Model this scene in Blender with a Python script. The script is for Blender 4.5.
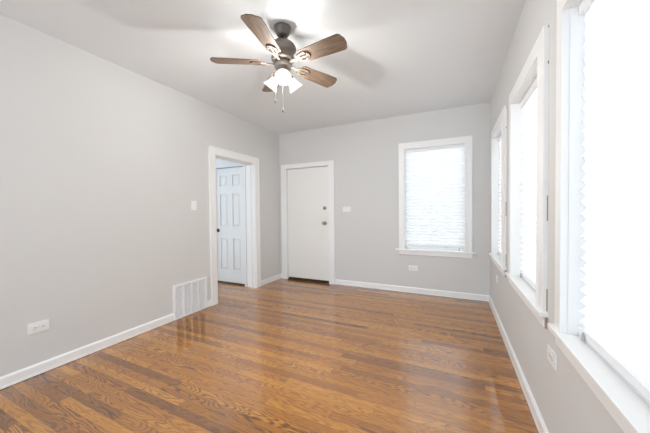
import bpy, bmesh, math
from math import sin, cos, pi, radians
from mathutils import Vector, Matrix

S = bpy.context.scene
for o in list(bpy.data.objects):
    bpy.data.objects.remove(o, do_unlink=True)
COL = S.collection

# ------------------------------------------------------------ room measures
W, D, H = 3.303, 4.166, 2.62          # right wall x, back wall y, ceiling z
Y0 = -2.6                             # the room runs on behind the camera
TL, TB, TR = 0.156, 0.16, 0.20        # wall thicknesses

# ------------------------------------------------------------ camera
cam_d = bpy.data.cameras.new('camera')
cam_d.sensor_width = 36.0
cam_d.lens = 273.12 / 650 * 36
cam_d.clip_start = 0.02
cam = bpy.data.objects.new('camera', cam_d)
COL.objects.link(cam)
r_ = Vector((0.90529019, 0.4246733, -0.0101122))
u_ = Vector((0.00058959, 0.02254880, 0.99974557))
f_ = Vector((-0.42479327, 0.90506582, -0.02016282))
M = Matrix((r_, u_, -f_)).transposed().to_4x4()
M.translation = Vector((2.8639, 0.0, 1.2223))
cam.matrix_world = M
S.camera = cam

# ------------------------------------------------------------ world, light, exposure
wd = bpy.data.worlds.new('daylight'); S.world = wd
wd.use_nodes = True
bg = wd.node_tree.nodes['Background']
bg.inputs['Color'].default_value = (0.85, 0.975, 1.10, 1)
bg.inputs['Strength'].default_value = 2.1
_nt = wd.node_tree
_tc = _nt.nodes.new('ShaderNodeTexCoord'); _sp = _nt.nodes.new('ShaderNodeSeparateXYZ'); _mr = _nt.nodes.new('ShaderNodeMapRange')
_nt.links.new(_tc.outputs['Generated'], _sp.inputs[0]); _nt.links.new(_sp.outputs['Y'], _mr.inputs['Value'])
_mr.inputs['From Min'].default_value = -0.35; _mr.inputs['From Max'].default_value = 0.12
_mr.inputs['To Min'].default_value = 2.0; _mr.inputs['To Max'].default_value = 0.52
_nt.links.new(_mr.outputs['Result'], bg.inputs['Strength'])   # sky shaped as added fill: bright from behind the camera, dim at the windows
S.view_settings.view_transform = 'Standard'
S.view_settings.look = 'None'
S.view_settings.exposure = 0.58
S.view_settings.gamma = 1.0
S.view_settings.use_curve_mapping = False
S.cycles.diffuse_bounces = 8
S.cycles.max_bounces = 14
S.cycles.transparent_max_bounces = 16
S.cycles.sample_clamp_indirect = 6.0

DAY = (0.94, 0.975, 1.0)
WINDOW_RADIANCE = 1.9
FAN_WATT = 19

def daylight(name, loc, rot, sx, sy, rad=WINDOW_RADIANCE):
    l = bpy.data.lights.new(name, 'AREA'); l.shape = 'RECTANGLE'
    l.size = sx; l.size_y = sy; l.color = DAY
    l.energy = rad * pi * sx * sy
    o = bpy.data.objects.new(name, l); COL.objects.link(o)
    o.location = loc; o.rotation_euler = rot
    return o

# window openings: back wall (x0,x1,z0,z1), right wall (y0,y1,z0,z1)
WB = (2.216, 3.012, 0.648, 2.120)
WR = [(3.055, 3.765, 0.690, 2.055), (1.850, 2.605, 0.690, 2.055), (0.700, 1.478, 0.690, 2.055)]
daylight('daylight_back', ((WB[0]+WB[1])/2, D+TB+0.06, (WB[2]+WB[3])/2), (-pi/2, 0, 0), 0.9, 1.55)
for a in WR:
    daylight('daylight_side', (W+TR+0.06, (a[0]+a[1])/2, (a[2]+a[3])/2), (0, pi/2, 0), 1.5, 0.9)

# ------------------------------------------------------------ materials
def new_mat(name):
    m = bpy.data.materials.new(name); m.use_nodes = True
    return m, m.node_tree, m.node_tree.nodes['Principled BSDF']

def srgb(r, g, b):
    f = lambda c: (c/255/12.92) if c/255 <= 0.04045 else ((c/255+0.055)/1.055)**2.4
    return (f(r), f(g), f(b), 1)

def paint(name, col, rough=0.5, bump=0.0, scale=200, spec=0.5, metal=0.0):
    m, nt, b = new_mat(name)
    b.inputs['Base Color'].default_value = col
    b.inputs['Roughness'].default_value = rough
    b.inputs['Metallic'].default_value = metal
    b.inputs['Specular IOR Level'].default_value = spec
    tc = nt.nodes.new('ShaderNodeTexCoord')
    n = nt.nodes.new('ShaderNodeTexNoise'); n.inputs['Scale'].default_value = scale
    n.inputs['Detail'].default_value = 3
    nt.links.new(tc.outputs['Object'], n.inputs['Vector'])
    if bump:
        bp = nt.nodes.new('ShaderNodeBump'); bp.inputs['Strength'].default_value = bump
        bp.inputs['Distance'].default_value = 0.002
        nt.links.new(n.outputs['Fac'], bp.inputs['Height'])
        nt.links.new(bp.outputs['Normal'], b.inputs['Normal'])
    else:
        mr = nt.nodes.new('ShaderNodeMapRange')
        mr.inputs['To Min'].default_value = max(0.02, rough-0.05); mr.inputs['To Max'].default_value = rough+0.05
        nt.links.new(n.outputs['Fac'], mr.inputs['Value'])
        nt.links.new(mr.outputs['Result'], b.inputs['Roughness'])
    return m

M_WALL = paint('wall_paint', (0.672, 0.672, 0.662, 1), 0.65, 0.15, 260, 0.3)
M_HALL = paint('hall_paint', (0.87, 0.875, 0.87, 1), 0.6, 0.1, 260, 0.3)
M_CEIL = paint('ceiling_paint', (0.80, 0.83, 0.845, 1), 0.8, 0.15, 180, 0.2)
M_TRIM = paint('trim_paint', (0.88, 0.885, 0.88, 1), 0.35, 0, 60)
M_DOOR = paint('door_paint', (0.87, 0.87, 0.85, 1), 0.4, 0, 60)
M_HDOOR = paint('hall_door_paint', (0.82, 0.84, 0.84, 1), 0.4, 0, 60)
M_PLATE = paint('plate_plastic', (0.86, 0.86, 0.855, 1), 0.3, 0, 40)
M_SLOT = paint('slot_dark', (0.12, 0.12, 0.12, 1), 0.6)
M_VENT = paint('vent_enamel', (0.84, 0.845, 0.85, 1), 0.4)
M_DUCT = paint('duct_dark', (0.2, 0.2, 0.2, 1), 0.7)
M_NICKEL = paint('aged_nickel', (0.36, 0.32, 0.27, 1), 0.28, 0, 80, 0.5, 1.0)
M_KNOBD = paint('dark_knob', (0.10, 0.09, 0.08, 1), 0.3, 0, 80, 0.5, 1.0)
M_FANMET = paint('pewter_fan_metal', (0.16, 0.135, 0.115, 1), 0.42, 0.1, 90, 0.5, 0.55)
M_CHAIN = paint('chain_metal', (0.035, 0.032, 0.03, 1), 0.5)
M_GREY = paint('gap_and_screw_grey', (0.66, 0.66, 0.68, 1), 0.4)  # shade of the gap under the blind rails as plain grey; also screws
M_HEADR = paint('blind_headrail', (0.85, 0.85, 0.86, 1), 0.4)
M_CORD = paint('cord_grey', (0.45, 0.45, 0.46, 1), 0.6)
M_THRESH_GAP = paint('threshold_and_gap_dark', (0.045, 0.025, 0.014, 1), 0.5)
M_BAREWOOD = paint('bare_wood', (0.42, 0.33, 0.24, 1), 0.7, 0.3, 120)

def mat_fabric():
    m, nt, b = new_mat('pleated_fabric')
    out = nt.nodes['Material Output']; nt.nodes.remove(b)
    d = nt.nodes.new('ShaderNodeBsdfDiffuse'); t = nt.nodes.new('ShaderNodeBsdfTranslucent')
    tc = nt.nodes.new('ShaderNodeTexCoord'); n = nt.nodes.new('ShaderNodeTexNoise')
    n.inputs['Scale'].default_value = 90; n.inputs['Detail'].default_value = 4
    cr = nt.nodes.new('ShaderNodeValToRGB')
    cr.color_ramp.elements[0].color = (0.84, 0.85, 0.86, 1); cr.color_ramp.elements[1].color = (0.90, 0.90, 0.91, 1)
    nt.links.new(tc.outputs['Object'], n.inputs['Vector']); nt.links.new(n.outputs['Fac'], cr.inputs['Fac'])
    nt.links.new(cr.outputs['Color'], d.inputs['Color']); nt.links.new(cr.outputs['Color'], t.inputs['Color'])
    mx = nt.nodes.new('ShaderNodeMixShader'); mx.inputs[0].default_value = 0.42
    nt.links.new(d.outputs[0], mx.inputs[1]); nt.links.new(t.outputs[0], mx.inputs[2])
    nt.links.new(mx.outputs[0], out.inputs['Surface'])
    return m
M_FABRIC = mat_fabric()

def mat_glass():
    m, nt, b = new_mat('window_glass')
    out = nt.nodes['Material Output']; nt.nodes.remove(b)
    t = nt.nodes.new('ShaderNodeBsdfTransparent'); t.inputs['Color'].default_value = (0.95, 0.97, 0.97, 1)
    g = nt.nodes.new('ShaderNodeBsdfGlossy'); g.inputs['Roughness'].default_value = 0.02
    fr = nt.nodes.new('ShaderNodeFresnel'); fr.inputs['IOR'].default_value = 1.45
    mx = nt.nodes.new('ShaderNodeMixShader')
    nt.links.new(fr.outputs[0], mx.inputs[0]); nt.links.new(t.outputs[0], mx.inputs[1]); nt.links.new(g.outputs[0], mx.inputs[2])
    nt.links.new(mx.outputs[0], out.inputs['Surface'])
    return m
M_GLASS = mat_glass()

def mat_shade():
    m, nt, b = new_mat('lit_frosted_glass')
    out = nt.nodes['Material Output']; nt.nodes.remove(b)
    e = nt.nodes.new('ShaderNodeEmission'); e.inputs['Color'].default_value = (1.0, 0.95, 0.86, 1); e.inputs['Strength'].default_value = 1.2
    t = nt.nodes.new('ShaderNodeBsdfTransparent')
    mx = nt.nodes.new('ShaderNodeMixShader'); mx.inputs[0].default_value = 0.25
    nt.links.new(e.outputs[0], mx.inputs[1]); nt.links.new(t.outputs[0], mx.inputs[2])
    nt.links.new(mx.outputs[0], out.inputs['Surface'])
    return m
M_SHADE = mat_shade()
def mat_bulb():
    m, nt, b = new_mat('lit_bulb')
    b.inputs['Base Color'].default_value = (1, 1, 1, 1)
    b.inputs['Emission Color'].default_value = (1.0, 0.92, 0.78, 1); b.inputs['Emission Strength'].default_value = 6
    return m
M_BULB = mat_bulb()

class NT:
    """small helper for chains of maths nodes"""
    def __init__(s, nt): s.nt = nt
    def n(s, t, **kw):
        x = s.nt.nodes.new(t)
        for k, v in kw.items(): setattr(x, k, v)
        return x
    def put(s, sock, v):
        if isinstance(v, (int, float)): sock.default_value = v
        elif isinstance(v, tuple): sock.default_value = v
        else: s.nt.links.new(v, sock)
    def math(s, op, a, b=None):
        x = s.n('ShaderNodeMath', operation=op)
        s.put(x.inputs[0], a)
        if b is not None: s.put(x.inputs[1], b)
        return x.outputs[0]
    def xyz(s, a, b, c):
        x = s.n('ShaderNodeCombineXYZ')
        for i, v in enumerate((a, b, c)): s.put(x.inputs[i], v)
        return x.outputs[0]
    def noise(s, vec, scale, detail=2, rough=0.5, dist=0.0):
        x = s.n('ShaderNodeTexNoise'); s.put(x.inputs['Vector'], vec)
        x.inputs['Scale'].default_value = scale; x.inputs['Detail'].default_value = detail
        x.inputs['Roughness'].default_value = rough; x.inputs['Distortion'].default_value = dist
        return x.outputs['Fac']
    def ramp(s, fac, stops):
        x = s.n('ShaderNodeValToRGB'); s.put(x.inputs[0], fac)
        els = x.color_ramp.elements
        while len(els) < len(stops): els.new(0.5)
        for e, (p, c) in zip(els, stops): e.position = p; e.color = c
        return x.outputs['Color']
    def mix(s, fac, a, b, blend='MIX'):
        x = s.n('ShaderNodeMix', data_type='RGBA', blend_type=blend)
        s.put(x.inputs[0], fac); s.put(x.inputs[6], a); s.put(x.inputs[7], b)
        return x.outputs[2]

def mat_floor():
    m, nt, b = new_mat('oak_floor'); k = NT(nt)
    tc = k.n('ShaderNodeTexCoord'); sp = k.n('ShaderNodeSeparateXYZ')
    nt.links.new(tc.outputs['Object'], sp.inputs[0]); X, Y = sp.outputs[0], sp.outputs[1]
    bw, bl = 0.060, 1.05
    yr = k.math('DIVIDE', Y, bw); row = k.math('FLOOR', yr); fy = k.math('SUBTRACT', yr, row)
    wn = k.n('ShaderNodeTexWhiteNoise', noise_dimensions='1D'); k.put(wn.inputs['W'], row)
    xr = k.math('ADD', k.math('DIVIDE', X, bl), k.math('MULTIPLY', wn.outputs['Value'], 9.37))
    seg = k.math('FLOOR', xr); fx = k.math('SUBTRACT', xr, seg)
    wn2 = k.n('ShaderNodeTexWhiteNoise', noise_dimensions='2D'); k.put(wn2.inputs['Vector'], k.xyz(row, seg, 0.0))
    idv = wn2.outputs['Value']
    wn3 = k.n('ShaderNodeTexWhiteNoise', noise_dimensions='2D'); k.put(wn3.inputs['Vector'], k.xyz(seg, row, 0.0))
    id2 = wn3.outputs['Value']
    # cathedral rings: contour lines of a noise stretched along the board
    v = k.xyz(k.math('ADD', k.math('MULTIPLY', X, 1.7), k.math('MULTIPLY', idv, 53.0)),
              k.math('MULTIPLY', Y, 11.0), k.math('MULTIPLY', id2, 41.0))
    base = k.noise(v, 1.0, 1.5, 0.45, 0.25)
    fine = k.noise(k.xyz(k.math('MULTIPLY', X, 9.0), k.math('MULTIPLY', Y, 60.0), idv), 1.0, 3, 0.6)
    ph = k.math('ADD', k.math('MULTIPLY', base, 125.0), k.math('MULTIPLY', fine, 5.0))
    ring = k.math('ADD', k.math('MULTIPLY', k.math('SINE', ph), 0.5), 0.5)
    ring = k.math('POWER', ring, 2.2)
    pores = k.noise(k.xyz(k.math('MULTIPLY', X, 14.0), k.math('MULTIPLY', Y, 330.0), id2), 1.0, 2, 0.6)
    pm = k.ramp(pores, [(0.50, (0, 0, 0, 1)), (0.68, (1, 1, 1, 1))])
    tone = k.ramp(idv, [(0.0, (0.235, 0.083, 0.009, 1)), (0.35, (0.47, 0.182, 0.018, 1)),
                        (0.7, (0.55, 0.22, 0.023, 1)), (1.0, (0.66, 0.28, 0.034, 1))])
    big = k.noise(k.xyz(k.math('MULTIPLY', X, 1.2), k.math('MULTIPLY', Y, 1.8), 3.0), 1.0, 3, 0.6)
    tone = k.mix(k.math('MULTIPLY', big, 0.35), tone, (0.37, 0.138, 0.013, 1))
    dark = k.mix(1.0, tone, (0.17, 0.125, 0.09, 1), 'MULTIPLY')
    # how figured a board is differs from board to board
    amt = k.math('ADD', k.math('MULTIPLY', k.math('POWER', id2, 1.8), 0.56), 0.38)
    c = k.mix(k.math('MULTIPLY', ring, amt), tone, dark)
    c = k.mix(k.math('MULTIPLY', pm, 0.5), c, dark)
    # joints
    ey = k.math('MULTIPLY', k.math('MINIMUM', fy, k.math('SUBTRACT', 1.0, fy)), bw)
    ex = k.math('MULTIPLY', k.math('MINIMUM', fx, k.math('SUBTRACT', 1.0, fx)), bl)
    e = k.math('MINIMUM', ey, ex)
    jm = k.ramp(k.math('DIVIDE', e, 0.0022), [(0.25, (1, 1, 1, 1)), (1.0, (0, 0, 0, 1))])
    c = k.mix(k.math('MULTIPLY', jm, 0.55), c, (0.05, 0.020, 0.007, 1))
    nt.links.new(c, b.inputs['Base Color'])
    b.inputs['Roughness'].default_value = 0.45
    b.inputs['Specular IOR Level'].default_value = 0.1
    b.inputs['Coat Weight'].default_value = 1.0
    b.inputs['Coat IOR'].default_value = 2.1
    wear = k.noise(k.xyz(k.math('MULTIPLY', X, 1.0), k.math('MULTIPLY', Y, 3.0), 0.0), 2.2, 4, 0.6)
    mr = k.n('ShaderNodeMapRange'); k.put(mr.inputs['Value'], wear)
    mr.inputs['To Min'].default_value = 0.04; mr.inputs['To Max'].default_value = 0.13
    nt.links.new(mr.outputs['Result'], b.inputs['Coat Roughness'])
    hgt = k.math('ADD', k.math('MULTIPLY', k.noise(k.xyz(k.math('MULTIPLY', X, 3.0), k.math('MULTIPLY', Y, 14.0), idv), 1.0, 2), 1.0),
                 k.math('MULTIPLY', jm, -0.25))
    bp = k.n('ShaderNodeBump'); bp.inputs['Strength'].default_value = 0.12; bp.inputs['Distance'].default_value = 0.003
    k.put(bp.inputs['Height'], hgt)
    nt.links.new(bp.outputs['Normal'], b.inputs['Coat Normal'])
    return m
M_FLOOR = mat_floor()

def mat_blade():
    m, nt, b = new_mat('driftwood_blade'); k = NT(nt)
    tc = k.n('ShaderNodeTexCoord'); sp = k.n('ShaderNodeSeparateXYZ')
    nt.links.new(tc.outputs['Object'], sp.inputs[0]); X, Y = sp.outputs[0], sp.outputs[1]
    a = k.noise(k.xyz(k.math('MULTIPLY', X, 7.0), k.math('MULTIPLY', Y, 70.0), 0.0), 1.0, 4, 0.65, 0.4)
    c = k.ramp(a, [(0.3, (0.065, 0.042, 0.028, 1)), (0.55, (0.14, 0.092, 0.060, 1)), (0.75, (0.22, 0.155, 0.105, 1))])
    nt.links.new(c, b.inputs['Base Color']); b.inputs['Roughness'].default_value = 0.5
    return m
M_BLADE = mat_blade()

# ------------------------------------------------------------ mesh helpers
def obj(name, bm, mat, parent=None, loc=None, smooth=False):
    bmesh.ops.recalc_face_normals(bm, faces=bm.faces)
    me = bpy.data.meshes.new(name); bm.to_mesh(me); bm.free()
    me.materials.append(mat)
    if smooth:
        for p in me.polygons: p.use_smooth = True
    o = bpy.data.objects.new(name, me); COL.objects.link(o)
    if parent: o.parent = parent
    if loc is not None: o.location = loc
    return o

def box(bm, x0, x1, y0, y1, z0, z1, bev=0.0):
    t = bmesh.new()
    vs = [t.verts.new((x, y, z)) for x in (x0, x1) for y in (y0, y1) for z in (z0, z1)]
    for f in ((0,1,3,2),(4,6,7,5),(0,4,5,1),(2,3,7,6),(0,2,6,4),(1,5,7,3)):
        t.faces.new([vs[i] for i in f])
    bmesh.ops.recalc_face_normals(t, faces=t.faces)
    if bev: bmesh.ops.bevel(t, geom=t.edges[:], offset=bev, segments=2, affect='EDGES', profile=0.6)
    me = bpy.data.meshes.new('tmp'); t.to_mesh(me); t.free()
    bm.from_mesh(me); bpy.data.meshes.remove(me)

def lathe(bm, prof, axis_m=None, n=32, close_ends=True):
    axis_m = axis_m or Matrix.Identity(4)
    rings = []
    for r, z in prof:
        rings.append([bm.verts.new(axis_m @ Vector((r*cos(2*pi*i/n), r*sin(2*pi*i/n), z))) for i in range(n)])
    for a, b in zip(rings, rings[1:]):
        for i in range(n): bm.faces.new((a[i], a[(i+1) % n], b[(i+1) % n], b[i]))
    if close_ends:
        for r in (rings[0], rings[-1]): bm.faces.new(r)

def tube(bm, pts, r, n=8):
    pts = [Vector(p) for p in pts]; rings = []
    for i, p in enumerate(pts):
        t = (pts[min(i+1, len(pts)-1)] - pts[max(i-1, 0)]).normalized()
        a = t.orthogonal().normalized() if abs(t.z) < 0.999 else Vector((1, 0, 0))
        if rings: a = (rings[-1][1] - t*(rings[-1][1].dot(t))).normalized()
        bb = t.cross(a)
        rings.append(([bm.verts.new(p + r*(a*cos(2*pi*j/n) + bb*sin(2*pi*j/n))) for j in range(n)], a))
    for (a, _), (b, _) in zip(rings, rings[1:]):
        for j in range(n): bm.faces.new((a[j], a[(j+1) % n], b[(j+1) % n], b[j]))
    bm.faces.new(rings[0][0]); bm.faces.new(rings[-1][0])

def prism(bm, prof, axis, a0, a1):
    """extrude a closed 2D outline along an axis: 'x' outline (y,z); 'y' outline (x,z)"""
    def P(p, a): return (a, p[0], p[1]) if axis == 'x' else (p[0], a, p[1])
    A = [bm.verts.new(P(p, a0)) for p in prof]; B = [bm.verts.new(P(p, a1)) for p in prof]
    n = len(prof)
    for i in range(n): bm.faces.new((A[i], A[(i+1) % n], B[(i+1) % n], B[i]))
    bm.faces.new(A); bm.faces.new(B)

def meta(o, label, cat, group=None, kind=None):
    o['label'] = label; o['category'] = cat
    if group: o['group'] = group
    if kind: o['kind'] = kind
    return o

def empty(name, loc=(0, 0, 0), rot=(0, 0, 0)):
    o = bpy.data.objects.new(name, None); COL.objects.link(o)
    o.location = loc; o.rotation_euler = rot; o.empty_display_size = 0.1
    return o

# A fitting on a wall is modelled in wall coordinates: x along the wall (to the right when faced),
# y out of the wall into the room = -y, z up; then turned onto its wall.
ROT_BACK, ROT_RIGHT, ROT_LEFT = 0.0, -pi/2, pi/2

# ------------------------------------------------------------ setting
def wall_with_holes(bm, along, a0, a1, z1, t0, t1, holes):
    """solid wall; holes = (a,b,z0,z1) sorted along the wall"""
    def B(p, q, za, zb):
        if q-p < 1e-6 or zb-za < 1e-6: return
        if along == 'x': box(bm, p, q, t0, t1, za, zb)
        else: box(bm, t0, t1, p, q, za, zb)
    cur = a0
    for (a, b, za, zb) in sorted(holes):
        B(cur, a, 0, z1); B(a, b, 0, za); B(a, b, zb, z1); cur = b
    B(cur, a1, 0, z1)

def grow(o, e=0.004): return (o[0]-e, o[1]+e, o[2]-0.022, o[3]+e)
bm = bmesh.new(); box(bm, -2.3, W+TR, Y0, D+TB, -0.1, 0)
meta(obj('floor', bm, M_FLOOR), 'glossy brown oak strip floor', 'floor', kind='structure')
bm = bmesh.new(); box(bm, -2.3, W+TR, Y0, D+TB, H, H+0.1)
meta(obj('ceiling', bm, M_CEIL), 'plain white painted ceiling', 'ceiling', kind='structure')

HALL = (2.667, 3.467, 0.0, 1.985)     # doorway in the left wall
ENT = (0.152, 0.984, 0.0, 1.985)      # entry door in the back wall
bm = bmesh.new(); wall_with_holes(bm, 'y', Y0, D, H, -TL, 0, [HALL])
meta(obj('wall_left', bm, M_WALL), 'long pale grey wall with the doorway to the hall', 'wall', kind='structure')
bm = bmesh.new(); wall_with_holes(bm, 'x', -TL, W+TR, H, D, D+TB, [ENT, grow(WB)])
meta(obj('wall_back', bm, M_WALL), 'pale grey far wall with entry door and window', 'wall', kind='structure')
bm = bmesh.new(); wall_with_holes(bm, 'y', Y0, D, H, W, W+TR, [grow(a) for a in WR])
meta(obj('wall_right', bm, M_WALL), 'pale wall with three windows on the right', 'wall', kind='structure')

# hall behind the doorway: end wall with a closed closet door
HY = 3.475
CL = (-0.885, -0.215, 0.0, 1.975)
bm = bmesh.new(); wall_with_holes(bm, 'x', -2.3, -TL, H, HY, HY+0.12, [CL])
meta(obj('wall_hall', bm, M_HALL), 'white hall wall seen through the doorway', 'wall', kind='structure')

bm = bmesh.new(); box(bm, -2.3, -TL, 1.3, 1.4, 0, H)  # unseen wall, added to cut the light reaching the hall
meta(obj('wall_hall_light_block', bm, M_HALL), 'unseen white wall added to dim the hall behind the doorway', 'wall', kind='structure')

# baseboards: flat board with an eased top
def bb_prof(s, off):
    """outline (across, z) of the board; s = direction out of the wall"""
    return [(off, 0.004), (off+s*0.018, 0.004), (off+s*0.018, 0.012), (off+s*0.015, 0.020), (off+s*0.015, 0.074), (off+s*0.008, 0.086), (off, 0.086)]
bm = bmesh.new()
for a, b in ((Y0, 2.040), (2.497, 2.572), (3.560, D)): prism(bm, bb_prof(1, 0), 'y', a, b)
meta(obj('baseboard_left', bm, M_TRIM), 'white baseboard along the left wall', 'baseboard', kind='structure')
bm = bmesh.new()
for a, b in ((0.0, 0.044), (1.088, W)): prism(bm, bb_prof(-1, D), 'x', a, b)
meta(obj('baseboard_back', bm, M_TRIM), 'white baseboard along the far wall', 'baseboard', kind='structure')
bm = bmesh.new(); prism(bm, bb_prof(-1, W), 'y', Y0, D)
meta(obj('baseboard_right', bm, M_TRIM), 'white baseboard under the three windows', 'baseboard', kind='structure')

# ------------------------------------------------------------ windows
def wallframe(along, wallpos):
    """maps wall coordinates (a along, d into the room, z) to world box extents"""
    if along == 'x':
        return lambda bm, a0, a1, d0, d1, z0, z1, bev=0: box(bm, a0, a1, wallpos-d1, wallpos-d0, z0, z1, bev)
    return lambda bm, a0, a1, d0, d1, z0, z1, bev=0: box(bm, wallpos-d1, wallpos-d0, a0, a1, z0, z1, bev)

def window(name, label, along, wallpos, op, casing, topw, apron, stool_d, horn, chips=False):
    a0, a1, z0, z1 = op
    B = wallframe(along, wallpos)
    loc = ((a0+a1)/2, wallpos, z0) if along == 'x' else (wallpos, (a0+a1)/2, z0)
    root = empty(name, loc); meta(root, label, 'window', kind='structure')
    def part(nm, bm, mat, par=root):
        o = obj(nm, bm, mat)
        o.parent = par; 
        off = Vector(loc)
        for v in o.data.vertices: v.co -= off
        return o
    bm = bmesh.new()
    B(bm, a0-casing, a0, 0, 0.022, z0, z1+topw, 0.002); B(bm, a1, a1+casing, 0, 0.022, z0, z1+topw, 0.002)
    B(bm, a0, a1, 0, 0.022, z1, z1+topw, 0.002)
    # slightly proud inner bead
    B(bm, a0-0.014, a0+0.002, -0.002, 0.027, z0, z1+0.014, 0.002); B(bm, a1-0.002, a1+0.014, -0.002, 0.027, z0, z1+0.014, 0.002)
    B(bm, a0, a1, -0.002, 0.027, z1-0.002, z1+0.014, 0.002)
    part('window_casing', bm, M_TRIM)
    bm = bmesh.new(); B(bm, a0-casing-horn, a1+casing+horn, 0, stool_d, z0-0.022, z0, 0.003)
    B(bm, a0, a1, -0.16, 0.004, z0-0.022, z0-0.0004)
    part('window_sill', bm, M_TRIM)
    bm = bmesh.new(); B(bm, a0-casing, a1+casing, 0, 0.018, z0-apron, z0-0.022, 0.002)
    part('apron', bm, M_TRIM)
    bm = bmesh.new(); t = 0.012
    B(bm, a0, a0+t*0.5, -0.16, 0.0, z0, z1); B(bm, a1-t*0.5, a1, -0.16, 0.0, z0, z1); B(bm, a0, a1, -0.16, 0.0, z1-t*0.5, z1)
    # inner stops
    B(bm, a0, a0+0.016, -0.085, -0.072, z0, z1); B(bm, a1-0.016, a1, -0.085, -0.072, z0, z1)
    part('jamb', bm, M_TRIM)
    zm = (z0+z1)/2
    for nm, (za, zb, da) in (('sash', (z0, z1, -0.125)),):
        bm = bmesh.new(); s = 0.024
        B(bm, a0+0.006, a0+s, da, da+0.028, za, zb); B(bm, a1-s, a1-0.006, da, da+0.028, za, zb)
        B(bm, a0+s, a1-s, da, da+0.028, za, za+s); B(bm, a0+s, a1-s, da, da+0.028, zb-s, zb)
        so = part(nm, bm, M_TRIM)
        bm = bmesh.new(); B(bm, a0+s, a1-s, da+0.012, da+0.016, za+s, zb-s)
        part('pane', bm, M_GLASS, so)
    if chips:
        # bare wood showing where the paint has cracked off, near edge of the casing and end of the sill
        bm = bmesh.new()
        e = a0-casing
        for zz0, zz1 in ((z0+0.005, z0+0.12), (z0+0.47, z0+0.60), (z1+topw-0.20, z1+topw-0.185), (z1+topw-0.02, z1+topw-0.008)):
            B(bm, e-0.001, e+0.002, 0.0005, 0.006, zz0, zz1)
        B(bm, e-0.006, e+0.001, 0.001, 0.012, z0-apron-0.004, z0-0.023)
        o = part('chipped_paint', bm, M_BAREWOOD); o['label'] = 'bare brown wood where the paint chipped'
    return root

window('window_1', 'white framed window on the far wall beside the entry door', 'x', D, WB, 0.085, 0.088, 0.080, 0.042, 0.045)
CH = 0.105
window('window_2', 'narrowest looking side window, in the far right corner', 'y', W, WR[0], CH, 0.10, 0.080, 0.042, 0.02, True)
window('window_3', 'middle of the three side windows, chipped wood at its casing edge', 'y', W, WR[1], CH, 0.10, 0.080, 0.042, 0.018, True)
window('window_4', 'large nearest side window, cut off by the right picture edge', 'y', W, WR[2], 0.082, 0.10, 0.080, 0.042, 0.025)

# ------------------------------------------------------------ pleated blinds
def blind(label, along, wallpos, op, depth, gap=-0.003, cord_end=0, lift=0.008):
    a0, a1, z0, z1 = op
    if along == 'x': root = empty('pleated_blind', ((a0+a1)/2, wallpos+depth, z0))
    else: root = empty('pleated_blind', (wallpos+depth, (a0+a1)/2, z0))
    meta(root, label, 'blind', 'white pleated blinds in the windows')
    hw = (a1-a0)/2-0.006-gap; hh = z1-z0
    def V(a, d, z): return (a, d, z) if along == 'x' else (d, a, z)    # d > 0 = outwards
    def BX(bm, p, q, d0, d1, za, zb, bev=0):
        if along == 'x': box(bm, p, q, d0, d1, za, zb, bev)
        else: box(bm, d0, d1, p, q, za, zb, bev)
    zt, zb = hh-0.045, lift+0.036
    bm = bmesh.new(); rows = []
    n = int((zt-zb)/0.024)
    if n % 2: n += 1
    for i in range(n+1):
        t = i/n                                     # 0 at the top
        z = zt - (zt-zb)*(t*1.10-0.10*t*t)
        amp = 0.003+0.0085*min(1, t*1.4)
        d = amp if i % 2 == 0 else -amp
        rows.append([bm.verts.new(V(a, d, z)) for a in (-hw, -hw*0.33, hw*0.33, hw)])
    for p, q in zip(rows, rows[1:]):
        for j in range(3): bm.faces.new((p[j], p[j+1], q[j+1], q[j]))
    obj('fabric', bm, M_FABRIC, root)
    bm = bmesh.new(); BX(bm, -hw, hw, -0.018, 0.018, hh-0.045, hh-0.007, 0.003); obj('headrail', bm, M_HEADR, root)
    bm = bmesh.new(); BX(bm, -hw, hw, -0.012, 0.012, lift+0.006, lift+0.036, 0.003); br = obj('bottom_rail', bm, M_HEADR, root)
    bm = bmesh.new(); BX(bm, -hw, hw, -0.0135, 0.010, lift, lift+0.007, 0.001); obj('gap_shade_strip', bm, M_GREY, br)  # grey stands in for the shaded gap between rail and sill
    # lift cord with a tassel knob lying at the sill
    s = cord_end
    ca = s*(hw-0.07)
    bm = bmesh.new()
    tube(bm, [V(ca, -0.020, hh-0.05), V(ca, -0.019, hh*0.5), V(ca, -0.018, 0.035)], 0.0011, 6)
    c = obj('lift_cord', bm, M_HEADR, root)
    bm = bmesh.new()
    ax = Matrix.Translation(Vector(V(ca, -0.018, 0.006)))
    lathe(bm, [(0.002, 0.034), (0.0045, 0.028), (0.0065, 0.008), (0.006, 0.0)], ax, 12)
    obj('cord_tassel', bm, M_CORD, c)
    return root
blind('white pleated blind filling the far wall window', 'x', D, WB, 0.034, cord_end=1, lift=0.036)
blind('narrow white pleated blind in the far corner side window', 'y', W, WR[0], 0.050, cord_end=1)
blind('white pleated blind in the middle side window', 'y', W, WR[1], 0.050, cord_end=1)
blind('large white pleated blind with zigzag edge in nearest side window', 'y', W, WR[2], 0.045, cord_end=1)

# ------------------------------------------------------------ doors
def knob_mesh(scale=1.0):
    """round knob with rose and neck; axis along -y (out of the door face at y=0)"""
    bm = bmesh.new(); R = Matrix.Rotation(pi/2, 4, 'X')
    p = [(0.001, 0), (0.032, 0), (0.032, 0.004), (0.028, 0.008), (0.013, 0.010), (0.011, 0.024), (0.016, 0.030), (0.026, 0.038), (0.029, 0.048), (0.026, 0.058), (0.016, 0.064), (0.001, 0.066)]
    lathe(bm, [(r*scale, z*scale) for r, z in p], R, 24)
    return bm

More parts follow.
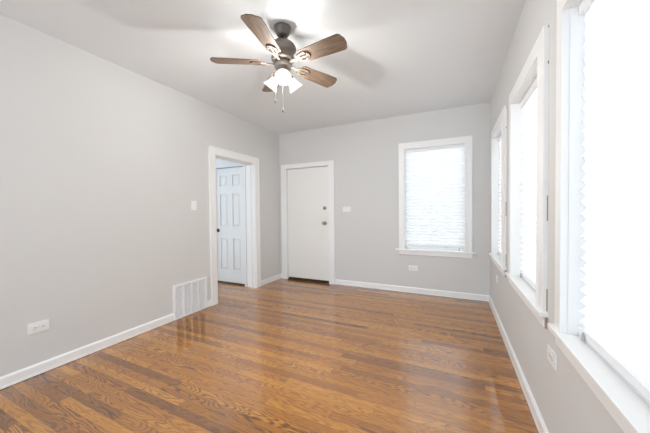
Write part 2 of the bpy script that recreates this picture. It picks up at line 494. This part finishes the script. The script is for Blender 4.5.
# entry door on the far wall
x0, x1, _, zt = ENT
d1 = empty('door_1', ((x0+x1)/2, D, 0)); meta(d1, 'plain white entry door with two nickel locks on the far wall', 'door', kind='structure')
cx = (x0+x1)/2
bm = bmesh.new(); box(bm, x0+0.014-cx, x1-0.005-cx, 0.004, 0.046, 0.042, zt-0.018, 0.002)
slab = obj('door_slab', bm, M_DOOR, d1)
bm = bmesh.new()
# casing, 0.1 wide on both sides and over the top
for a, b, za, zb in ((0.046, x0+0.002, 0, zt+0.072), (x1-0.002, 1.086, 0, zt+0.072), (x0+0.002, x1-0.002, zt-0.002, zt+0.072)):
    box(bm, a-cx, b-cx, -0.022, 0, za, zb, 0.003)
obj('door_casing', bm, M_TRIM, d1)
bm = bmesh.new()
box(bm, x0-cx, x0+0.006-cx, 0, TB, 0, zt); box(bm, x1-0.004-cx, x1-cx, 0, TB, 0, zt); box(bm, x0-cx, x1-cx, 0, TB, zt-0.006, zt)
box(bm, x0-cx, x0+0.03-cx, 0.05, 0.062, 0, zt); box(bm, x1-0.03-cx, x1-cx, 0.05, 0.062, 0, zt); box(bm, x0-cx, x1-cx, 0.05, 0.062, zt-0.03, zt)
obj('door_jamb', bm, M_TRIM, d1)
bm = bmesh.new(); box(bm, x0-cx, x1-cx, 0.002, 0.14, 0, 0.018, 0.003); box(bm, x0-cx, x1-cx, 0.045, 0.14, 0, 0.046)
o = obj('threshold', bm, M_THRESH_GAP, d1); o['label'] = 'dark brown wooden threshold'
kb = obj('door_knob', knob_mesh(), M_NICKEL, slab, (0.905-cx, 0.004, 1.018), True); kb['label'] = 'round nickel door knob'
bm = bmesh.new()
lathe(bm, [(0.001, 0), (0.030, 0), (0.030, 0.008), (0.026, 0.014), (0.018, 0.018), (0.001, 0.018)], Matrix.Rotation(pi/2, 4, 'X'), 24)
db = obj('deadbolt', bm, M_NICKEL, slab, (0.904-cx, 0.004, 1.272), False); db['label'] = 'round nickel deadbolt cylinder'
for z in (0.25, 1.0, 1.74):
    bm = bmesh.new(); lathe(bm, [(0.006, 0), (0.006, 0.09)], Matrix.Translation((x0+0.007-cx, -0.004, z)), 12)
    obj('hinge', bm, M_DOOR, d1)

# doorway to the hall (left wall)
y0, y1, _, zt = HALL
d2 = empty('door_2', (0, (y0+y1)/2, 0)); meta(d2, 'white cased doorway without a door leading to the hall', 'doorway', kind='structure')
cy = (y0+y1)/2
bm = bmesh.new()
for side in (0, 1):
    xa, xb = (0, 0.022) if side == 0 else (-TL-0.022, -TL)
    yb1 = 3.560 if side == 0 else HY-0.004
    box(bm, xa, xb, 2.572-cy, y0+0.002-cy, 0, zt+0.095, 0.003)
    if side == 0:
        box(bm, xa, xb, y1-0.002-cy, yb1-cy, 0, zt+0.095, 0.003)
        # back band round the outer edge
        box(bm, xa, 0.028, 2.570-cy, 2.584-cy, 0, zt+0.098, 0.002); box(bm, xa, 0.028, 3.548-cy, 3.562-cy, 0, zt+0.098, 0.002)
        box(bm, xa, 0.028, 2.570-cy, 3.562-cy, zt+0.084, zt+0.098, 0.002)
    box(bm, xa, xb, y0+0.002-cy, y1-0.002-cy, zt-0.002, zt+0.095, 0.003)
obj('door_casing', bm, M_TRIM, d2)
bm = bmesh.new()
box(bm, -TL, 0, y0-cy, y0+0.008-cy, 0, zt); box(bm, -TL, 0, y1-0.008-cy, y1-cy, 0, zt); box(bm, -TL, 0, y0-cy, y1-cy, zt-0.008, zt)
box(bm, -0.095, -0.06, y0-cy, y0+0.02-cy, 0, zt); box(bm, -0.095, -0.06, y1-0.020-cy, y1-cy, 0, zt); box(bm, -0.095, -0.06, y0-cy, y1-cy, zt-0.02, zt)
obj('door_jamb', bm, M_TRIM, d2)

# six panel closet door in the hall
x0, x1, _, zt = CL
cx = (x0+x1)/2
d3 = empty('door_3', (cx, HY, 0)); meta(d3, 'white six panel door in the hall, seen through the doorway', 'door', kind='structure')
def six_panel(w, h, zb):
    """stiles and rails with raised panels, face at y=0, door body behind"""
    bm = bmesh.new(); box(bm, -w/2, w/2, 0.016, 0.045, zb, zb+h)
    st, mu = 0.108, 0.110
    cols = [(-w/2+st, -mu/2), (mu/2, w/2-st)]
    # rows measured from the floor
    rows = [(0.235, 0.775), (0.975, 1.530), (1.660, 1.845)]
    xs = [(-w/2, -w/2+st), (-mu/2, mu/2), (w/2-st, w/2)]
    for a, b in xs: box(bm, a, b, 0, 0.018, zb, zb+h, 0.0015)
    zz = [zb]+[v for r in rows for v in r]+[zb+h]
    for i in range(0, len(zz), 2):
        for a, b in cols: box(bm, a-0.001, b+0.001, 0.0003, 0.018, zz[i], zz[i+1], 0.0015)
    for a, b in cols:
        for za, zb_ in rows:
            # raised field with sloping margins
            m1, m2 = 0.012, 0.038
            A = [bm.verts.new(v) for v in ((a+m1, 0.0155, za+m1), (b-m1, 0.0155, za+m1), (b-m1, 0.0155, zb_-m1), (a+m1, 0.0155, zb_-m1))]
            C = [bm.verts.new(v) for v in ((a+m2, 0.003, za+m2), (b-m2, 0.003, za+m2), (b-m2, 0.003, zb_-m2), (a+m2, 0.003, zb_-m2))]
            for i in range(4): bm.faces.new((A[i], A[(i+1) % 4], C[(i+1) % 4], C[i]))
            bm.faces.new(C)
    return bm
s3 = obj('door_slab', six_panel(x1-x0-0.008, 1.938, 0.028), M_HDOOR, d3, (0, 0.022, 0))
kb = obj('door_knob', knob_mesh(0.95), M_KNOBD, s3, (-0.823-cx, 0, 0.905), True); kb['label'] = 'dark round knob'
bm = bmesh.new()
box(bm, x0-cx-0.09, x0+0.002-cx, -0.018, 0, 0, zt+0.085, 0.002); box(bm, x1-0.002-cx, -TL-0.024-cx, -0.018, 0, 0, zt+0.085, 0.002)
box(bm, x0+0.002-cx, x1-0.002-cx, -0.018, 0, zt-0.002, zt+0.085, 0.002)
obj('door_casing', bm, M_HDOOR, d3)
bm = bmesh.new(); box(bm, x0-cx, x1-cx, 0.012, 0.11, 0, 0.027)  # dark colour stands in for the unlit gap under the closet door
o = obj('threshold', bm, M_THRESH_GAP, d3); o['label'] = 'dark strip standing in for the shaded gap under the door'
bm = bmesh.new(); box(bm, x0-cx, x1-cx, 0.068, 0.11, 0.027, zt)
obj('door_stop', bm, M_HDOOR, d3)

# ------------------------------------------------------------ wall plates (modelled facing -y, x right, z up)
def ring_screw(bm, x, z, y=-0.0075):
    lathe(bm, [(0.0034, 0), (0.0034, 0.0012), (0.001, 0.0016)], Matrix.Translation((x, y+0.0003, z)) @ Matrix.Rotation(pi/2, 4, 'X'), 10)

def outlet(label, loc, rot, w=0.122, h=0.078):
    """horizontal duplex outlet"""
    r = empty('wall_outlet', loc, (0, 0, rot)); meta(r, label, 'outlet', 'white electrical outlets')
    bm = bmesh.new(); box(bm, -w/2, w/2, -0.007, 0, -h/2, h/2, 0.003); obj('cover_plate', bm, M_PLATE, r)
    bm = bmesh.new(); ring_screw(bm, 0, 0); obj('screw', bm, M_GREY, r)
    for s in (-1, 1):
        bm = bmesh.new(); box(bm, s*0.0215-0.0155, s*0.0215+0.0155, -0.0095, -0.0065, -0.0165, 0.0165, 0.002)
        k = obj('receptacle', bm, M_PLATE, r)
        bm = bmesh.new()
        for z in (-0.0065, 0.0065): box(bm, s*0.0215-0.005, s*0.0215+0.005, -0.0099, -0.0090, z-0.0014, z+0.0014)
        lathe(bm, [(0.0026, 0), (0.0026, 0.0009)], Matrix.Translation((s*0.0215+0.0105, -0.0090, 0)) @ Matrix.Rotation(pi/2, 4, 'X'), 10)
        obj('socket_slots', bm, M_SLOT, k)
    return r

def switch(label, loc, rot, w, h, toggles):
    r = empty('light_switch', loc, (0, 0, rot)); meta(r, label, 'light switch')
    bm = bmesh.new(); box(bm, -w/2, w/2, -0.007, 0, -h/2, h/2, 0.003); obj('cover_plate', bm, M_PLATE, r)
    for (tx, tz, tw, th) in toggles:
        bm = bmesh.new(); box(bm, tx-tw/2, tx+tw/2, -0.0105, -0.0065, tz-th/2, tz+th/2, 0.0015)
        obj('rocker', bm, M_PLATE, r)
    return r

outlet('white outlet low on the left wall, left of the vent', (0, 0.937, 0.361), ROT_LEFT, 0.122, 0.080)
outlet('white outlet under the far wall window', (2.330, D, 0.368), ROT_BACK, 0.132, 0.078)
outlet('white outlet below the gap between middle and nearest side windows', (W, 1.658, 0.500), ROT_RIGHT, 0.128, 0.074)
outlet('white outlet under the far corner side window', (W, 3.50, 0.455), ROT_RIGHT, 0.122, 0.074)
switch('tall white light switch on the left wall beside the hall doorway', (0, 2.337, 1.304), ROT_LEFT, 0.074, 0.116, [(0, 0, 0.032, 0.066)])
switch('wide white light switch on the far wall right of the entry door', (1.300, D, 1.248), ROT_BACK, 0.140, 0.082, [(-0.035, 0, 0.045, 0.034), (0.036, 0, 0.045, 0.034)])

# ------------------------------------------------------------ air return grille on the left wall
va, vb, vz = 2.040, 2.497, 0.392
vc = (va+vb)/2; vw = vb-va
v = empty('vent_grille', (0, vc, 0.004), (0, 0, ROT_LEFT)); meta(v, 'white slatted air return grille at the foot of the left wall', 'vent')
bm = bmesh.new(); fw = 0.026; d = 0.024
box(bm, -vw/2, -vw/2+fw, -d, 0, 0, vz, 0.003); box(bm, vw/2-fw, vw/2, -d, 0, 0, vz, 0.003)
box(bm, -vw/2+fw, vw/2-fw, -d, 0, 0, fw, 0.003); box(bm, -vw/2+fw, vw/2-fw, -d, 0, vz-fw, vz, 0.003)
obj('vent_frame', bm, M_VENT, v)
iw = vw-2*fw
for i in (1, 2, 3):
    bm = bmesh.new(); x = -vw/2+fw+iw*i/4; box(bm, x-0.008, x+0.008, -d, 0, fw, vz-fw, 0.001); obj('divider', bm, M_VENT, v)
bm = bmesh.new(); z = fw+0.004
while z < vz-fw-0.008:
    prism(bm, [(-0.0145, z), (-0.005, z+0.0095), (-0.0035, z+0.0095), (-0.013, z)], 'x', -vw/2+fw, vw/2-fw); z += 0.0098
obj('louvers', bm, M_VENT, v)
bm = bmesh.new(); box(bm, -vw/2+0.01, vw/2-0.01, -0.003, -0.001, 0.01, vz-0.01); obj('duct_back', bm, M_DUCT, v)

# ------------------------------------------------------------ ceiling fan
FX, FY = 1.689, 1.776
fan = empty('ceiling_fan', (FX, FY, H)); meta(fan, 'five blade wooden ceiling fan with three lit glass shades', 'ceiling fan')
K = 0.964
Z = lambda z: 1.222+(z-1.222)*K-H
bm = bmesh.new()
lathe(bm, [(0.001, 0), (0.064, 0), (0.066, -0.006), (0.062, -0.020), (0.054, -0.042), (0.048, -0.048), (0.045, -0.058), (0.034, -0.068), (0.001, -0.070)], None, 40)
obj('canopy', bm, M_FANMET, fan, None, True)
bm = bmesh.new(); lathe(bm, [(0.011, -0.06), (0.011, -0.098), (0.022, -0.100), (0.022, -0.112)], None, 20); obj('downrod', bm, M_FANMET, fan, None, True)
bm = bmesh.new()
lathe(bm, [(0.001, -0.104), (0.040, -0.106), (0.068, -0.116), (0.090, -0.134), (0.101, -0.154), (0.102, -0.166), (0.094, -0.172), (0.094, -0.177), (0.084, -0.182), (0.080, -0.222), (0.088, -0.230), (0.086, -0.246), (0.070, -0.256), (0.001, -0.258)], None, 48)
obj('motor_housing', bm, M_FANMET, fan, None, True)
bm = bmesh.new()
lathe(bm, [(0.066, -0.256), (0.068, -0.284), (0.064, -0.300), (0.054, -0.308), (0.052, -0.336), (0.046, -0.354), (0.024, -0.366), (0.010, -0.372), (0.006, -0.384), (0.001, -0.386)], None, 36)
obj('switch_housing', bm, M_FANMET, fan, None, True)

def blade_outline():
    pts = []; R, r0, w1, w0, c = 0.535, 0.159, 0.069, 0.055, 0.029
    def wid(x): return w0+(w1-w0)*min(1, (x-r0)/0.28)
    low = [(r0, -w0*0.75), (r0+0.012, -w0)]
    for x in (0.24, 0.34, 0.43, R-c-0.005): low.append((x, -wid(x)))
    for a in (-60, -30, 0):
        low.append((R-0.012-c+c*cos(radians(a)), -w1+c+c*sin(radians(a))))
    low.append((R-0.003, -0.022))
    up = [(x, -y) for x, y in reversed(low)]
    return low+up
def flat_mesh(outline, z0, z1):
    bm = bmesh.new()
    A = [bm.verts.new((x, y, z0)) for x, y in outline]; B = [bm.verts.new((x, y, z1)) for x, y in outline]
    n = len(outline); bm.faces.new(A); bm.faces.new(B)
    for i in range(n): bm.faces.new((A[i], A[(i+1) % n], B[(i+1) % n], B[i]))
    return bm
def iron_mesh():
    """blade iron: arm, open oval loop and three pronged foot under the blade"""
    bm = bmesh.new(); N = 28
    box(bm, 0.055, 0.145, -0.011, 0.011, -0.013, -0.005, 0.002)
    rings = []
    for i in range(N):
        t = 2*pi*i/N; cxx, a, b = 0.194, 0.053, 0.038
        row = []
        for sc, z in ((1.0, -0.0115), (1.0, -0.0035), (0.72, -0.0035), (0.72, -0.0115)):
            row.append(bm.verts.new((cxx+a*sc*cos(t), b*sc*sin(t), z)))
        rings.append(row)
    for i in range(N):
        p, q = rings[i], rings[(i+1) % N]
        for j in range(4): bm.faces.new((p[j], p[(j+1) % 4], q[(j+1) % 4], q[j]))
    box(bm, 0.144, 0.244, -0.007, 0.007, -0.0110, -0.0045, 0.002)
    for s in (-1, 1):
        lathe(bm, [(0.011, 0), (0.011, 0.007), (0.006, 0.009)], Matrix.Translation((0.219, s*0.025, -0.0045)) @ Matrix.Rotation(pi, 4, 'X'), 12)
        tube(bm, [(0.11, 0, -0.009), (0.135, s*0.019, -0.009), (0.158, s*0.032, -0.009)], 0.006, 8)
    return bm
bl0 = blade_outline()
TH0 = 3.672
bprot = obj('blade', flat_mesh(bl0, -0.003, 0.003), M_BLADE)
iprot = obj('blade_iron', iron_mesh(), M_FANMET)
for k in range(5):
    b = bprot if k == 0 else bprot.copy(); i_ = iprot if k == 0 else iprot.copy()
    if k: COL.objects.link(b); COL.objects.link(i_)
    b.parent = fan; i_.parent = b
    a = TH0+2*pi/5*k
    b.matrix_local = Matrix.Translation((0, 0, Z(2.395))) @ Matrix.Rotation(a, 4, 'Z') @ Matrix.Rotation(radians(-13), 4, 'X')

# light kit: three bell shades
AZ = math.atan2(0-FY, 2.864-FX)
prof = [(0.023, 0.0), (0.029, 0.011), (0.034, 0.030), (0.041, 0.053), (0.050, 0.074), (0.061, 0.091)]
for k in range(3):
    az = AZ+2*pi/3*k
    dirv = Vector((cos(az)*cos(radians(48)), sin(az)*cos(radians(48)), -sin(radians(48))))
    rootp = Vector((cos(az)*0.053, sin(az)*0.053, Z(2.300)))
    q = dirv.to_track_quat('Z', 'Y').to_matrix().to_4x4()
    T = Matrix.Translation(rootp) @ q
    bm = bmesh.new()
    tube(bm, [(cos(az)*0.02, sin(az)*0.02, Z(2.312)), rootp, rootp+dirv*0.012], 0.011, 10)
    lathe(bm, [(0.014, -0.004), (0.027, 0.0), (0.029, 0.018), (0.026, 0.020)], T, 20)
    obj('light_arm', bm, M_FANMET, fan, None, True)
    bm = bmesh.new(); lathe(bm, prof, T @ Matrix.Translation((0, 0, 0.008)), 32, False)
    sh = obj('lamp_shade', bm, M_SHADE, fan, None, True)
    bm = bmesh.new()
    lathe(bm, [(0.010, 0.010), (0.012, 0.018), (0.019, 0.030), (0.020, 0.038), (0.015, 0.047), (0.007, 0.051), (0.001, 0.052)], T, 20)
    obj('bulb', bm, M_BULB, sh, None, True)
    l = bpy.data.lights.new('fan_lamp', 'POINT'); l.energy = FAN_WATT; l.color = (1.0, 0.97, 0.925); l.shadow_soft_size = 0.024
    lo = bpy.data.objects.new('fan_lamp', l); COL.objects.link(lo); lo.parent = fan
    lo.location = rootp+dirv*0.080
# pull chains with fobs
rr = Vector((0.9053, 0.4247, 0))
for lat, zt, zb in ((-0.064, 2.30, 2.085), (-0.004, 2.27, 2.008)):
    p = rr*lat*K
    bm = bmesh.new(); tube(bm, [(p.x*0.75, p.y*0.75, Z(zt+0.02)), (p.x, p.y, Z(zt)), (p.x, p.y, Z(zb+0.03))], 0.0014, 6)
    c = obj('pull_chain', bm, M_CHAIN, fan)
    bm = bmesh.new(); lathe(bm, [(0.001, 0.036), (0.004, 0.032), (0.006, 0.012), (0.005, 0.0), (0.001, -0.001)], Matrix.Translation((p.x, p.y, Z(zb))), 12)
    obj('chain_fob', bm, M_CHAIN, c, None, True)
